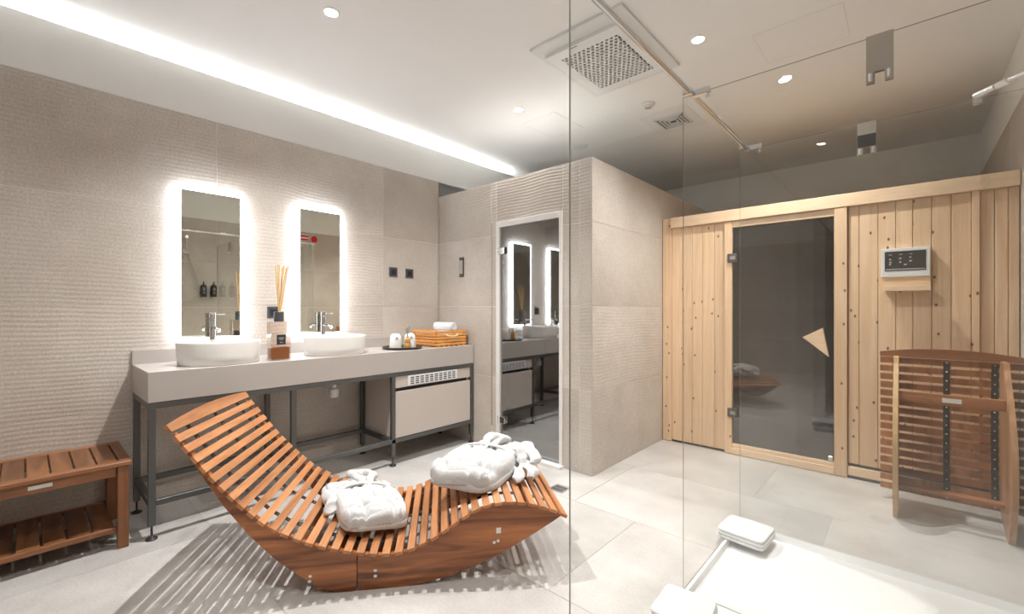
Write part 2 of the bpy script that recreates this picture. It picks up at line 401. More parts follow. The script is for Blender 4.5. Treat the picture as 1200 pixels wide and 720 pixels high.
kn2 = lathe('knob', [(0, 0), (.010, 0), (.010, .012), (.022, .018), (.024, .03), (.018, .040), (0, .042)], M['chrome'], dr)
kn2.rotation_euler = (-PI/2, 0, 0); kn2.location = (-2.105, GY+.009, 1.141)
# thin metal trim strips beside the steam-room door
struct(box('trim_1', (-2.795, SY-.004, .2), (-2.789, SY-.0005, DZ), M['satin']))
struct(box('trim_2', (SX-.009, SY+.0003, .0), (SX-.0003, SY+.0085, SZ), M['tile_plain']))
# bench slab inside the steam room
o = box('steam_bench', (XL+.01, 3.9, 0), (SX-.12, 4.59, .45), M['tile_soft']); tag(o, 'tiled stone bench inside the steam room seen behind the grey glass door', 'bench')

# ------------------------------------------------------------------ ceiling fittings
def downlight(x, y, label, power=1.0):
    t = thing('ceiling_downlight', label, 'ceiling light', (x, y, Z_CEIL), 0, 'round ceiling downlights')
    lathe('trim_ring', [(.034, -.001), (.046, -.001), (.046, -.004), (.037, -.006), (.034, -.002)], M['whiteplastic'], t)
    lathe('lens', [(0, -.002), (.034, -.002), (.034, -.0035), (0, -.0035)], M['lens'], t)
    L = bpy.data.lights.new('lamp', 'SPOT'); L.energy = SPOT_W*power; L.spot_size = math.radians(128); L.spot_blend = .95; L.shadow_soft_size = .012; L.color = (1, .978, .955)
    o = bpy.data.objects.new('lamp', L); COL.objects.link(o); o.parent = t; o.location = (0, 0, -.012)
    return t
downlight(-2.428, 1.167, 'downlight in the ceiling above the vanity, nearest the mirrors', 1.45)
downlight(-2.44, 2.795, 'downlight in the ceiling just in front of the steam room', .45)
downlight(-.974, 2.815, 'downlight right of the square ceiling air conditioner', .85)
downlight(-.676, 3.73, 'downlight in the ceiling in front of the sauna door', .8)
downlight(-.66, 1.86, 'downlight over the shower tray, above the glass screens', .22)
downlight(-.66, .10, 'downlight near the camera, mirrored in the shower glass', .5)
downlight(-2.36, -.55, 'added unseen fill downlight above the slatted bench on the left', .22)  # extra lamp out of view, added as fill light

# air-conditioning cassette
t = thing('air_conditioner', 'square white ceiling air conditioner with honeycomb grille', 'air conditioner', (-1.494, 2.593, Z_CEIL))
bm = bmesh.new()
abox(bm, (-.33, -.40, -.018), (.33, .42, 0), .008, 2); link('surround', bm, M['vent'], t)
bm = bmesh.new()
# frame of the lower panel, open in the middle
i0, i1, j0, j1 = -.205, .205, -.22, .28
o0, o1, p0, p1 = -.275, .265, -.30, .345
zt, zb = -.019, -.042
for a, b in (((o0, p0), (i0, p1)), ((i1, p0), (o1, p1)), ((i0, p0), (i1, j0)), ((i0, j1), (i1, p1))):
    abox(bm, (a[0], a[1], zb), (b[0], b[1], zt))
pn = link('front_panel', bm, M['whiteplastic'], t)
box('grille_backing', (i0, j0, -.030), (i1, j1, -.020), M['dark'], t)
bm = bmesh.new()
R = .0190; row = 0; y = j0+R*.6
hexes = []
while y < j1:
    x = i0+(R*.87 if row % 2 else 0)
    while x < i1+.001: hexes.append((x, y)); x += R*1.732
    y += R*1.5; row += 1
for hx, hy in hexes:
    O = []; I = []
    for k in range(6):
        a = PI/6+k*PI/3
        c = lambda v, lo, hi: max(lo, min(hi, v))
        O.append((c(hx+R*math.cos(a), i0, i1), c(hy+R*math.sin(a), j0, j1))); I.append((c(hx+R*.66*math.cos(a), i0, i1), c(hy+R*.66*math.sin(a), j0, j1)))
    vo = [bm.verts.new((p[0], p[1], -.041)) for p in O]; vi = [bm.verts.new((p[0], p[1], -.041)) for p in I]; vd = [bm.verts.new((p[0], p[1], -.033)) for p in I]
    for k in range(6):
        m_ = (k+1) % 6
        bm.faces.new((vo[k], vo[m_], vi[m_], vi[k])); bm.faces.new((vi[k], vi[m_], vd[m_], vd[k]))
g_ = link('honeycomb_grille', bm, M['whiteplastic'], t); g_['kind'] = 'stuff'
box('panel_slot', (-.10, p0+.012, -.0435), (-.04, p0+.018, -.042), M['socket'], t)
box('status_lamp', (.0, p1-.02, -.0435), (.006, p1-.014, -.042), M['black'], t)

# small square diffuser in its plate
t = thing('air_diffuser', 'small square ceiling air diffuser with slots beyond the air conditioner', 'vent', (-1.556, 3.88, Z_CEIL))
box('plate', (-.22, -.26, -.004), (.20, .26, 0), M['whiteplastic'], t, .002)
bm = bmesh.new()
for k in range(4):
    s = .125-.028*k
    for a, b in (((-s, -s), (s, -s+.012)), ((-s, s-.012), (s, s)), ((-s, -s), (-s+.012, s)), ((s-.012, -s), (s, s))):
        abox(bm, (a[0], a[1], -.016), (b[0], b[1], -.0045))
link('louvre', bm, M['vent'], t); box('louvre_backing', (-.12, -.12, -.006), (.12, .12, -.0042), M['dark'], t)
t = thing('smoke_detector', 'small round white detector in the ceiling beside the air diffuser', 'detector', (-1.587, 3.43, Z_CEIL))
lathe('base', [(0, -.002), (.055, -.002), (.055, -.008), (.048, -.012), (0, -.012)], M['whiteplastic'], t)
lathe('sensor', [(.034, -.012), (.032, -.03), (.024, -.034), (0, -.034)], M['vent'], t)
bm = bmesh.new()
for k in range(8):
    a = k*PI/4; atube(bm, [(.028*math.cos(a), .028*math.sin(a), -.0325), (.010*math.cos(a), .010*math.sin(a), -.0355)], .002, 5)
link('sensor_slots', bm, M['dark'], t)
t = lathe('ceiling_speaker', [(0, -.001), (.075, -.001), (.075, -.006), (.066, -.009), (0, -.008)], M['vent'])
t.location = (-2.52, 3.86, Z_CEIL); tag(t, 'round blank ceiling cover above the steam room', 'ceiling cover')
def hatch(x0, x1, y0, y1, label):
    bm = bmesh.new(); g = .004
    for a, b in (((x0, y0), (x1, y0+g)), ((x0, y1-g), (x1, y1)), ((x0, y0), (x0+g, y1)), ((x1-g, y0), (x1, y1))):
        abox(bm, (a[0], a[1], Z_CEIL-.002), (b[0], b[1], Z_CEIL))
    o = thing('ceiling_hatch', label, 'hatch', ((x0+x1)/2, (y0+y1)/2, Z_CEIL)); o2 = link('seam', bm, M['vent'], o); o2.location = (-(x0+x1)/2, -(y0+y1)/2, -Z_CEIL)
    box('cover', (-(x1-x0)/2+g, -(y1-y0)/2+g, -.0012), ((x1-x0)/2-g, (y1-y0)/2-g, 0), M['ceiling'], o)
hatch(-2.59, -2.24, 3.03, 3.48, 'square ceiling access hatch above the steam room corner')
hatch(-.715, -.265, 3.0, 3.41, 'square ceiling access hatch behind the near shower glass')

# ------------------------------------------------------------------ vanity
VX, V0, V1 = -3.027, .447, 2.824
t = thing('vanity_counter', 'long greige stone vanity counter with two basins on a dark steel frame', 'vanity')
box('countertop', (XL+.002, V0, .742), (VX, V1, .908), M['counter'], t, .002)
box('backsplash', (XL+.002, V0, .908), (XL+.022, V1, .992), M['counter'], t, .001)
S = .032
def rail(a, b, nm='frame_rail'): return box(nm, a, b, M['steel'], t, .0015)
xf0, xf1 = VX-S-.002, VX-.002
xb0, xb1 = XL+.03, XL+.03+S
LY = (.450, 1.188, 1.950, 2.790)
rail((xf0, LY[0], .708), (xf1, LY[3]+S, .742)); rail((xb0, LY[0], .708), (xb1, LY[3]+S, .742))
rail((xf0, LY[0]+S, .180), (xf1, LY[3], .212)); rail((xb0, LY[0]+S, .180), (xb1, LY[3], .212))
for i, y in enumerate(LY):
    rail((xb1, y, .708), (xf0, y+S, .742), 'frame_rail')
    rail((xb1, y, .180), (xf0, y+S, .212), 'frame_rail')
    for X0 in (xf0, xb0):
        zb_ = .212 if i == 1 and X0 == xf0 else .075
        l = box('leg', (X0, y, zb_), (X0+S, y+S, .708), M['steel'], t, .0015)
        if zb_ < .1:
            c = (X0+S/2, y+S/2, 0)
            lathe('levelling_foot', [(0, .0), (.026, .0), (.028, .006), (.018, .013), (.007, .018), (.005, .02), (.005, .075), (0, .075)], M['black'], l, c, 20)
cb = box('side_panel', (xb1+.002, LY[2]+S+.001, .214), (xf0-.002, LY[2]+S+.019, .706), M['cabinet'], t)
cb = box('side_panel', (xb1+.002, LY[3]-.020, .214), (xf0-.002, LY[3]-.001, .706), M['cabinet'], t)
box('cabinet_floor', (xb1+.002, LY[2]+S+.02, .214), (xf0-.005, LY[3]-.022, .232), M['cabinet'], t)
df = box('drawer_front', (xf0-.004, LY[2]+S+.003, .216), (xf1-.006, LY[3]-.003, .585), M['cabinet'], t, .0015)
box('handle_channel', (xf0-.02, LY[2]+S+.003, .586), (xf0-.012, LY[3]-.003, .614), M['black'], t)
fp = box('vent_panel', (xf0-.004, LY[2]+S+.003, .615), (xf1-.008, LY[3]-.003, .706), M['cabinet'], t, .001)
vg = box('vent_plate', (xf1-.008, 2.10, .622), (xf1-.001, 2.625, .703), M['whiteplastic'], fp, .001)
bm = bmesh.new()
for k in range(10):
    y = 2.125+k*.0492
    for r in range(4): abox(bm, (xf1-.0012, y, .632+r*.0165), (xf1-.0002, y+.034, .632+r*.0165+.0085))
link('vent_slots', bm, M['dark'], fp)
# waste pipe below the second basin
wp = thing('basin_waste_trap', 'white plastic waste trap hanging under the counter', 'pipe', (-3.26, 1.59, 0))
tube('waste_pipe', [(0, 0, .735), (0, 0, .62), (-.02, 0, .595), (-.05, 0, .59), (-.07, 0, .61), (-.08, 0, .64), (-.28, 0, .645)], .018, M['whiteplastic'], wp)
lathe('trap_cup', [(0, 0), (.03, 0), (.034, .01), (.034, .06), (.026, .068), (.018, .07)], M['whiteplastic'], wp, (0, 0, .575))

def basin(cy_, label):
    t = thing('wash_basin', label, 'basin', (-3.235, cy_, .9085), 0, 'countertop basins')
    prof = [(0, 0), (.94, 0), (.965, .004), (.985, .055), (1.0, .128), (.998, .137), (.985, .140), (.945, .139), (.925, .128), (.87, .05), (.78, .022), (.3, .014), (0, .013)]
    bm = bmesh.new(); alathe(bm, [(r*.1, z) for r, z in prof], n=64, sx=1.95, sy=2.28); sharp(link('bowl', bm, M['ceramic'], t), 50)
    lathe('drain_ring', [(0, .001), (.022, .001), (.022, .004), (.012, .005), (0, .003)], M['chrome'], t, (0, 0, .0135), 24)
    return t
basin(.835, 'white oval basin under the left mirror')
basin(1.590, 'white oval basin under the right mirror')
def faucet(cy_, label):
    t = thing('basin_tap', label, 'tap', (-3.470, cy_, .9085), 0, 'chrome basin taps')
    lathe('body', [(0, 0), (.026, 0), (.026, .004), (.020, .006), (.020, .275), (.018, .279), (0, .28)], M['chrome'], t)
    bm = bmesh.new(); atube(bm, [(.018, 0, .215), (.08, 0, .215), (.135, 0, .205), (.142, 0, .19)], .012, 12); sharp(link('spout', bm, M['chrome'], t))
    lathe('lever_cap', [(0, .281), (.021, .281), (.021, .312), (.019, .315), (0, .315)], M['chrome'], t)
    lv = box('lever', (-.006, .0, .299), (.006, .075, .306), M['chrome'], t, .002); lv.rotation_euler = (0, 0, 0)
    return t
faucet(.850, 'tall chrome tap at the left basin')
faucet(1.600, 'tall chrome tap at the right basin')

def mirror(y0, y1, label):
    t = thing('lit_mirror', label, 'mirror', (XL, (y0+y1)/2, 1.545), 0, 'backlit mirrors')
    hw = (y1-y0)/2; hh = .487
    box('mirror_glass', (.0415, -hw, -hh), (.0445, hw, hh), M['mirror'], t)
    # frosted acrylic light box behind the glass, lit all round
    b2 = .020
    bm = bmesh.new(); abox(bm, (.012, -hw-b2, -hh-b2), (.041, hw+b2, hh+b2), .004, 2)
    link('light_border', bm, M['led'], t)
    box('wall_bracket', (.0005, -hw+.04, -hh+.06), (.0115, hw-.04, hh-.06), M['whiteplastic'], t)
    return t
mirror(.687, 1.028, 'tall backlit mirror over the left basin')
mirror(1.440, 1.764, 'tall backlit mirror over the right basin')

def wall_plate(x, y, z, w_, label, horiz=True, grp='dark wall sockets'):
    t = thing('wall_socket', label, 'socket', (x, y, z), 0, grp)
    box('plate', (.0005, -w_/2, -w_*.5), (.008, w_/2, w_*.5), M['socket'], t, .003, 2)
    box('frame_line', (.008, -w_*.30, -w_*.32), (.0105, w_*.30, w_*.32), M['black'], t, .002)
    lathe('socket_hole', [(0, 0), (.016, 0), (.018, .002), (.018, .0035), (0, .0035)], M['dark'], t).matrix_local = Matrix.Translation((.0105, 0, 0)) @ Matrix.Rotation(PI/2, 4, 'Y')
    return t
wall_plate(XL, 2.300, 1.592, .085, 'left one of two dark wall sockets near the corner')
wall_plate(XL, 2.478, 1.588, .085, 'right one of two dark wall sockets near the corner')
wall_plate(XL, 1.262, 1.222, .088, 'dark wall socket behind the reed diffuser')
t = thing('steam_control', 'upright dark framed control panel left of the steam room door', 'control panel', (-3.200, SY, 1.65))
box('case', (-.032, -.010, -.095), (.032, -.0005, .095), M['black'], t, .003)
box('display', (-.024, -.0125, -.066), (.024, -.0102, .066), M['satin'], t)
for z in (-.082, .082):
    for x in (-.018, .012): box('button', (x, -.0125, z-.005), (x+.008, -.0102, z+.005), M['satin'], t)

# reed diffuser
t = thing('reed_diffuser', 'square glass reed diffuser with amber liquid and wooden reeds', 'diffuser', (-3.115, 1.140, .9085))
bm = bmesh.new(); abox(bm, (-.040, -.062, 0), (.040, .062, .255), .006, 2); link('bottle', bm, M['bottle'], t)
box('liquid', (-.034, -.056, .008), (.034, .056, .088), M['amber'], t, .004)
cp = lathe('collar', [(0, .256), (.030, .256), (.030, .318), (.027, .322), (.012, .322), (.012, .30), (0, .30)], M['socket'], t, (0, 0, 0))
lb = box('bottle_label', (.0402, -.028, .105), (.0412, .028, .170), M['black'], t)
bm = bmesh.new()
for z, w_ in ((.148, .036), (.138, .024), (.118, .018)): abox(bm, (.0412, -w_/2, z), (.0416, w_/2, z+.003))
link('label_print', bm, M['icon'], lb)
for k in range(8):
    a = k*.8; dx, dy = .010*math.cos(a), .010*math.sin(a); ex, ey = .030*math.cos(a*1.3)+.005, .032*math.sin(a*1.9)+.016
    tube('reed', [(dx*.6, dy*.6, .305), (dx*.5+ex, dy*.5+ey, .625+.01*math.sin(k*2.1))], .0036, M['reed'], t, 6)

# tray with cups
TC = (-3.22, 2.175, .9085)
t = lathe('round_tray', [(0, 0), (.145, 0), (.162, .006), (.170, .018), (.166, .019), (.157, .011), (.144, .006), (0, .006)], M['black']); t.location = TC
tag(t, 'round black tray holding two wrapped cups', 'tray')
def cup(dx, dy, label):
    t = thing('wrapped_cup', label, 'cup', (TC[0]+dx, TC[1]+dy, TC[2]+.0065), 0, 'paper-wrapped cups on the tray')
    lathe('cup_body', [(0, 0), (.050, 0), (.051, .004), (.047, .08), (.042, .108), (.028, .122), (0, .124)], M['label'], t, n=24)
    bm = bmesh.new()
    for i, (u, v) in enumerate(((-.008, 0), (.004, .008), (.004, -.006), (-.002, .012))):
        a = -.35+u*18; r = .0488; abox(bm, (r*math.cos(a)-.002, r*math.sin(a)-.004, .078+v), (r*math.cos(a)-.0005, r*math.sin(a)+.004, .085+v))
    link('printed_mark', bm, M['socket'], t)
cup(.00, -.068, 'left of two white wrapped cups on the black tray')
cup(.02, .062, 'right of two white wrapped cups on the black tray')
t = thing('amber_bottle', 'small amber bottle with dark sticks between the wrapped cups', 'bottle', (TC[0]+.075, TC[1]-.002, TC[2]+.0065))
lathe('flask', [(0, 0), (.022, 0), (.025, .006), (.025, .03), (.018, .045), (.024, .058), (.020, .080), (.010, .09), (.012, .10), (0, .10)], M['amberb'], t, n=20)
for k in range(3): tube('stick', [(0, 0, .098), (-.012+.011*k, -.01+.012*k, .165+.01*k)], .0018, M['black'], t, 6)

# bamboo box and towel
t = thing('bamboo_box', 'orange slatted bamboo box at the right end of the counter', 'box', (-3.265, 2.610, .9085))
hx, hy, hz = .175, .180, .145
for k in range(5):
    z = .012+k*.027; 
    box('slat', (hx-.010, -hy+.0105, z), (hx, hy-.0105, z+.021), M['boxwy'], t, .002); box('slat', (-hx, -hy+.0105, z), (-hx+.010, hy-.0105, z+.021), M['boxwy'], t, .002)
    box('slat', (-hx, -hy, z), (hx, -hy+.010, z+.021), M['boxw'], t, .002); box('slat', (-hx, hy-.010, z), (hx, hy, z+.021), M['boxw'], t, .002)
for sx in (-1, 1):
    for sy in (-1, 1): box('corner_post', (sx*(hx-.011), sy*(hy-.011), .004), (sx*(hx-.026), sy*(hy-.026), hz), M['boxw'], t)
for k in range(6): box('bottom_slat', (-hx+.012, -hy+.02+k*.058, .0), (hx-.002, -hy+.055+k*.058, .010), M['boxw'], t)
tube('handle', [(hx+.001, -.065, .110), (hx+.018, -.055, .098), (hx+.022, -.02, .090), (hx+.022, .02, .090), (hx+.018, .055, .098), (hx+.001, .065, .110)], .007, M['rope'], t, 8)

def towel_roll(name, label, loc, r, L_, rz, tilt=0):
    bm = bmesh.new(); n = 56; pts = []
    turns = 3.0
    for i in range(n+1):
        a = i/n*turns*2*PI; rr = r*(.22+.78*i/n); pts.append((rr*math.cos(a), rr*math.sin(a)))
    th = r*.20
    out = []; inn = []
    for i, (x, z) in enumerate(pts):
        l = math.hypot(x, z); out.append((x, z)); inn.append((x*(1-th/l) if l > th else 0, z*(1-th/l) if l > th else 0))
    for side in (0,):
        A = [[bm.verts.new((-L_/2+L_*j/6, p[0], p[1]+.0015*noise.noise(Vector((p[0]*30, j*3.1, p[1]*30))))) for p in out] for j in range(7)]
        B = [[bm.verts.new((-L_/2+L_*j/6, p[0], p[1])) for p in inn] for j in range(7)]
        for j in range(6):
            for i in range(n):
                bm.faces.new((A[j][i], A[j][i+1], A[j+1][i+1], A[j+1][i])); bm.faces.new((B[j][i], B[j+1][i], B[j+1][i+1], B[j][i+1]))
        for j in (0, 6):
            for i in range(n): bm.faces.new((A[j][i], A[j][i+1], B[j][i+1], B[j][i]))
        for j in range(6):
            for q in (0, n): bm.faces.new((A[j][q], A[j+1][q], B[j+1][q], B[j][q]))
    o = link(name, bm, M['towel'], None, True); o.location = loc; o.rotation_euler = (0, tilt, rz); tag(o, label, 'towel'); return o
towel_roll('rolled_towel', 'white towel rolled up on top of the bamboo box', (-3.20, 2.62, .9085+.182), .043, .22, PI*.05)
# folded cloths inside the box, carrying the roll
bm = bmesh.new(); abox(bm, (-.155, -.155, .0), (.155, .155, .118), .02, 3)
o = link('folded_cloth', bm, M['towel'], None, True); o.location = (-3.265, 2.61, .9085+.0115); tag(o, 'stack of folded white cloths filling the bamboo box', 'towel')

# ------------------------------------------------------------------ slatted bench on the left
t = thing('slatted_bench', 'dark red-brown wooden bench with slatted seat and lower shelf', 'bench', (-3.30, -.115, 0))
bx0, bx1, by0, by1, bz = -.250, .262, -.50, .50, .452
box('front_rail', (bx1-.055, by0, bz-.022), (bx1, by1, bz), M['benchy'], t, .003)
box('back_rail', (bx0, by0, bz-.022), (bx0+.045, by1, bz), M['benchy'], t, .003)
box('end_board', (bx0+.046, by1-.045, bz-.022), (bx1-.056, by1, bz), M['benchw'], t, .002)
box('end_board', (bx0+.046, by0, bz-.022), (bx1-.056, by0+.045, bz), M['benchw'], t, .002)
n = 11; pitch = (by1-by0-.096)/n
for k in range(n):
    y = by0+.048+k*pitch
    box('seat_slat', (bx0+.046, y+.003, bz-.022), (bx1-.056, y+pitch-.004, bz-.002), M['benchw'], t, .002)
box('apron', (bx1-.045, by0+.06, bz-.075), (bx1-.022, by1-.06, bz-.023), M['benchy'], t, .002)
box('apron', (bx0+.022, by0+.06, bz-.075), (bx0+.044, by1-.06, bz-.023), M['benchy'], t, .002)
for sx in (bx0+.008, bx1-.052):
    for sy in (by0+.012, by1-.057):
        box('leg', (sx, sy, 0), (sx+.044, sy+.045, bz-.023), M['benchz'], t, .003)
for sy in (by0+.02, by1-.05): box('end_rail', (bx0+.053, sy, bz-.075), (bx1-.053, sy+.025, bz-.023), M['benchw'], t)
for z in (.098,):
    box('shelf_front_rail', (bx1-.048, by0+.058, z-.012), (bx1-.024, by1-.058, z+.014), M['benchy'], t, .002)
    box('shelf_back_rail', (bx0+.010, by0+.058, z-.012), (bx0+.034, by1-.058, z+.014), M['benchy'], t, .002)
    n2_ = 10; p2 = (by1-by0-.12)/n2_
    for k in range(n2_):
        y = by0+.06+k*p2
        box('shelf_slat', (bx0+.036, y+.003, z-.004), (bx1-.050, y+p2-.006, z+.012), M['benchw'], t, .002)
box('maker_plate', (bx1-.0218, .13, bz-.055), (bx1-.020, .21, bz-.036), M['label'], t, .0005)

# ------------------------------------------------------------------ rocking loungers
TOP = [(-.719, .757), (-.681, .702), (-.643, .654), (-.609, .608), (-.576, .564), (-.539, .519), (-.497, .472), (-.456, .429), (-.412, .386), (-.369, .346), (-.324, .313), (-.273, .285), (-.222, .259), (-.17, .237), (-.118, .219), (-.06, .203), (.0, .188), (.06, .175), (.114, .167), (.17, .165), (.224, .171), (.279, .186), (.329, .208), (.376, .234), (.424, .263), (.469, .292), (.52, .322), (.576, .345), (.631, .356), (.691, .358), (.75, .352), (.805, .341), (.866, .322), (.914, .304), (.962, .280)]
BOT = [(-.722, .735), (-.657, .635), (-.585, .511), (-.512, .40), (-.425, .285), (-.324, .175), (-.222, .091), (-.157, .043), (-.105, .014), (-.04, 0), (.20, 0), (.298, .006), (.424, .030), (.553, .066), (.684, .122), (.818, .190), (.962, .270)]
def interp(P, s):
    for (a, za), (b, zb_) in zip(P, P[1:]):
        if a <= s <= b: return za+(zb_-za)*(s-a)/(b-a)
    return P[0][1] if s < P[0][0] else P[-1][1]
def resample(P, n):
    L_ = [0]
    for a, b in zip(P, P[1:]): L_.append(L_[-1]+math.dist(a, b))
    out = []
    for k in range(n):
        d_ = L_[-1]*k/(n-1); i = 0
        while i < len(P)-2 and L_[i+1] < d_: i += 1
        f_ = (d_-L_[i])/(L_[i+1]-L_[i]); p = (P[i][0]+(P[i+1][0]-P[i][0])*f_, P[i][1]+(P[i+1][1]-P[i][1])*f_)
        out.append(p)
    tg = []
    for k in range(n):
        a = out[max(k-1, 0)]; b = out[min(k+1, n-1)]; tg.append(math.atan2(b[1]-a[1], b[0]-a[0]))
    return out, tg
W = .74
def smooth_out(P, n=40): return resample(P, n)[0]
def slat_mesh(name, w_, y0, y1, th, mat, bow=0):
    bm = bmesh.new()
    if bow:
        ny = 12; A = []
        for j in range(ny+1):
            u = j/ny; y = y0+(y1-y0)*u; e = bow*(1-(2*u-1)**2)
            A.append([bm.verts.new(p) for p in ((-w_/2-e, y, 0), (w_/2, y, 0), (w_/2, y, -th), (-w_/2-e, y, -th))])
        for a, b in zip(A, A[1:]):
            for q in range(4): bm.faces.new((a[q], a[(q+1) % 4], b[(q+1) % 4], b[q]))
        bm.faces.new(A[0][::-1]); bm.faces.new(A[-1])
    else: abox(bm, (-w_/2, y0, -th), (w_/2, y1, 0), .003, 2)
    me = bpy.data.meshes.new(name); bmesh.ops.recalc_face_normals(bm, faces=bm.faces); bm.to_mesh(me); bm.free(); me.materials.append(mat); return me
def board_outline(s0, s1, drop):
    top = [(s, interp(TOP, s)-drop) for s in [s0+(s1-s0)*k/26 for k in range(27)]]
    bot = [(s, interp(BOT, s)) for s in [s1-(s1-s0)*k/26 for k in range(27)]]
    pts = [p for p in top]
    for p in bot:
        if p[1] < interp(TOP, p[0])-drop-.003: pts.append(p)
    return pts
def lounger_parts(root, s0, s1, half_width, slat_w, n_slats, head, tail, board_inset=.028, y_lo=0, strap_y=None, bmat='acacia_b'):
    """slats ride on two curved side boards; local x along the length, y across"""
    W_ = half_width
    seg = [p for p in TOP if s0-1e-6 <= p[0] <= s1+1e-6]
    pts, tg = resample(seg, n_slats)
    th = .015
    me = slat_mesh('slat', slat_w, 0, W_, th, M['acacia'])
    for k, (p, a) in enumerate(zip(pts, tg)):
        if k == 0 and head:
            mh = slat_mesh('head_slat', slat_w, 0, W_, th, M['acacia'], bow=.022); o = bpy.data.objects.new('head_slat', mh)
        else: o = bpy.data.objects.new('slat', me)
        COL.objects.link(o); o.parent = root; o.location = (p[0], 0, p[1]); o.rotation_euler = (0, -a, 0)
    return pts, tg
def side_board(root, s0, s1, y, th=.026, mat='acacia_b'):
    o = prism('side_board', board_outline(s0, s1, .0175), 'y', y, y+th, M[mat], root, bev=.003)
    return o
def bolt(parent, x, y, z, sgn):
    b = lathe('bolt', [(0, 0), (.0075, 0), (.0075, .002), (.004, .0035), (0, .0035)], M['screw'], parent, n=14)
    b.matrix_local = Matrix.Translation((x, y, z)) @ Matrix.Rotation(PI/2*sgn, 4, 'X'); return b
def straps(root, seg, ys, n=46, w_=.028):
    for y in ys:
        pts, tg = resample(seg, n); bm = bmesh.new(); prev = None
        for (p, a) in zip(pts, tg):
            nx, nz = math.sin(a)*.0165, -math.cos(a)*.0165
            q = (p[0]+nx, p[1]+nz); q2 = (q[0]+nx*.1, q[1]+nz*.1)
            cur = [bm.verts.new(v) for v in ((q[0], y, q[1]), (q[0], y+w_, q[1]), (q2[0], y+w_, q2[1]), (q2[0], y, q2[1]))]
            if prev:
                for k in range(4): bm.faces.new((prev[k], prev[(k+1) % 4], cur[(k+1) % 4], cur[k]))
            prev = cur
        o = link('strap', bm, M['strap'], root)
        bm = bmesh.new()
        pts2, tg2 = resample(seg, 2*0+len(seg) if False else max(2, int(n*.4)))
        for (p, a) in zip(pts2, tg2):
            nx, nz = math.sin(a)*.0195, -math.cos(a)*.0195
            alathe_c = (p[0]+nx, y+w_/2, p[1]+nz)
            bmesh.ops.create_uvsphere(bm, u_segments=6, v_segments=4, radius=.0042, matrix=Matrix.Translation(alathe_c))
        s_ = link('strap_screws', bm, M['screw'], o)

LR = thing('rocking_lounger', 'curved slatted wooden rocking lounger with two folded bathrobes on it', 'lounger', (-1.81, .961, 0), math.radians(51))
lounger_parts(LR, -.719, .962, W, .034, 37, True, True)
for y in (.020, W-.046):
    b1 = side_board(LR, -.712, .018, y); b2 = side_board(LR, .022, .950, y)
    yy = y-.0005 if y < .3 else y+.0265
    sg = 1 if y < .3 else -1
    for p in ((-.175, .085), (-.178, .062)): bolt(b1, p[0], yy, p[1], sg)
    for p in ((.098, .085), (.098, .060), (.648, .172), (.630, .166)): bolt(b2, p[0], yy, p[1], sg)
straps(LR, TOP, (.13, .365, .60), 60)
for s, z in ((-.25, .175), (-.10, .075), (.12, .060), (.40, .135), (.80, .262)):
    box('stretcher', (s-.03, .047, z-.012), (s+.03, W-.047, z+.012), M['acacia'], LR, .002)
box('foot_block', (-.16, .047, .001), (-.06, W-.047, .020), M['acacia'], LR, .002)
box('maker_plate', (.640, .0185, .206), (.662, .0198, .232), M['label'], LR)

# second lounger half, stood on end against the sauna, its underside to the room
L2 = thing('upended_lounger', 'half of a wooden rocking lounger stood on end against the sauna', 'lounger', (.010, 3.60, 0))
hw0, hw1 = -.150, .482
zt_, nsl = .985, 16
def yslat(z): return .185+.10*(1-((z-.50)/.55)**2)*.5
me = slat_mesh('slat', .038, hw0, hw1, .018, M['acacia_x'])
for k in range(nsl):
    z = .085+k*(.915-.085)/(nsl-1)
    a = math.atan2(yslat(z+.01)-yslat(z-.01), .02)
    o = bpy.data.objects.new('slat', me); COL.objects.link(o); o.parent = L2
    # local slat: x=width dir, y=length dir, z=thickness -> world: width->z, length->x
    m4 = Matrix(((0, 1, 0, 0), (0, 0, 1, 0), (1, 0, 0, 0), (0, 0, 0, 1)))
    o.matrix_local = Matrix.Translation((0, yslat(z)+.018, z)) @ Matrix.Rotation(-a, 4, 'X') @ m4
mh = slat_mesh('head_slat', .043, hw0, hw1, .020, M['acacia_x'], bow=-.0)
bm = bmesh.new(); A = []
for j in range(15):
    u = j/14; x = hw0+(hw1-hw0)*u; e = .030*(1-(2*u-1)**2)
    A.append([bm.verts.new(p) for p in ((x, -.012, .938), (x, .012, .938), (x, .012, .968+e), (x, -.012, .968+e))])
for a, b in zip(A, A[1:]):
    for q in range(4): bm.faces.new((a[q], a[(q+1) % 4], b[(q+1) % 4], b[q]))
bm.faces.new(A[0][::-1]); bm.faces.new(A[-1])
o = link('head_slat', bm, M['acacia_x'], L2); o.location = (0, yslat(.96)+.002, 0)
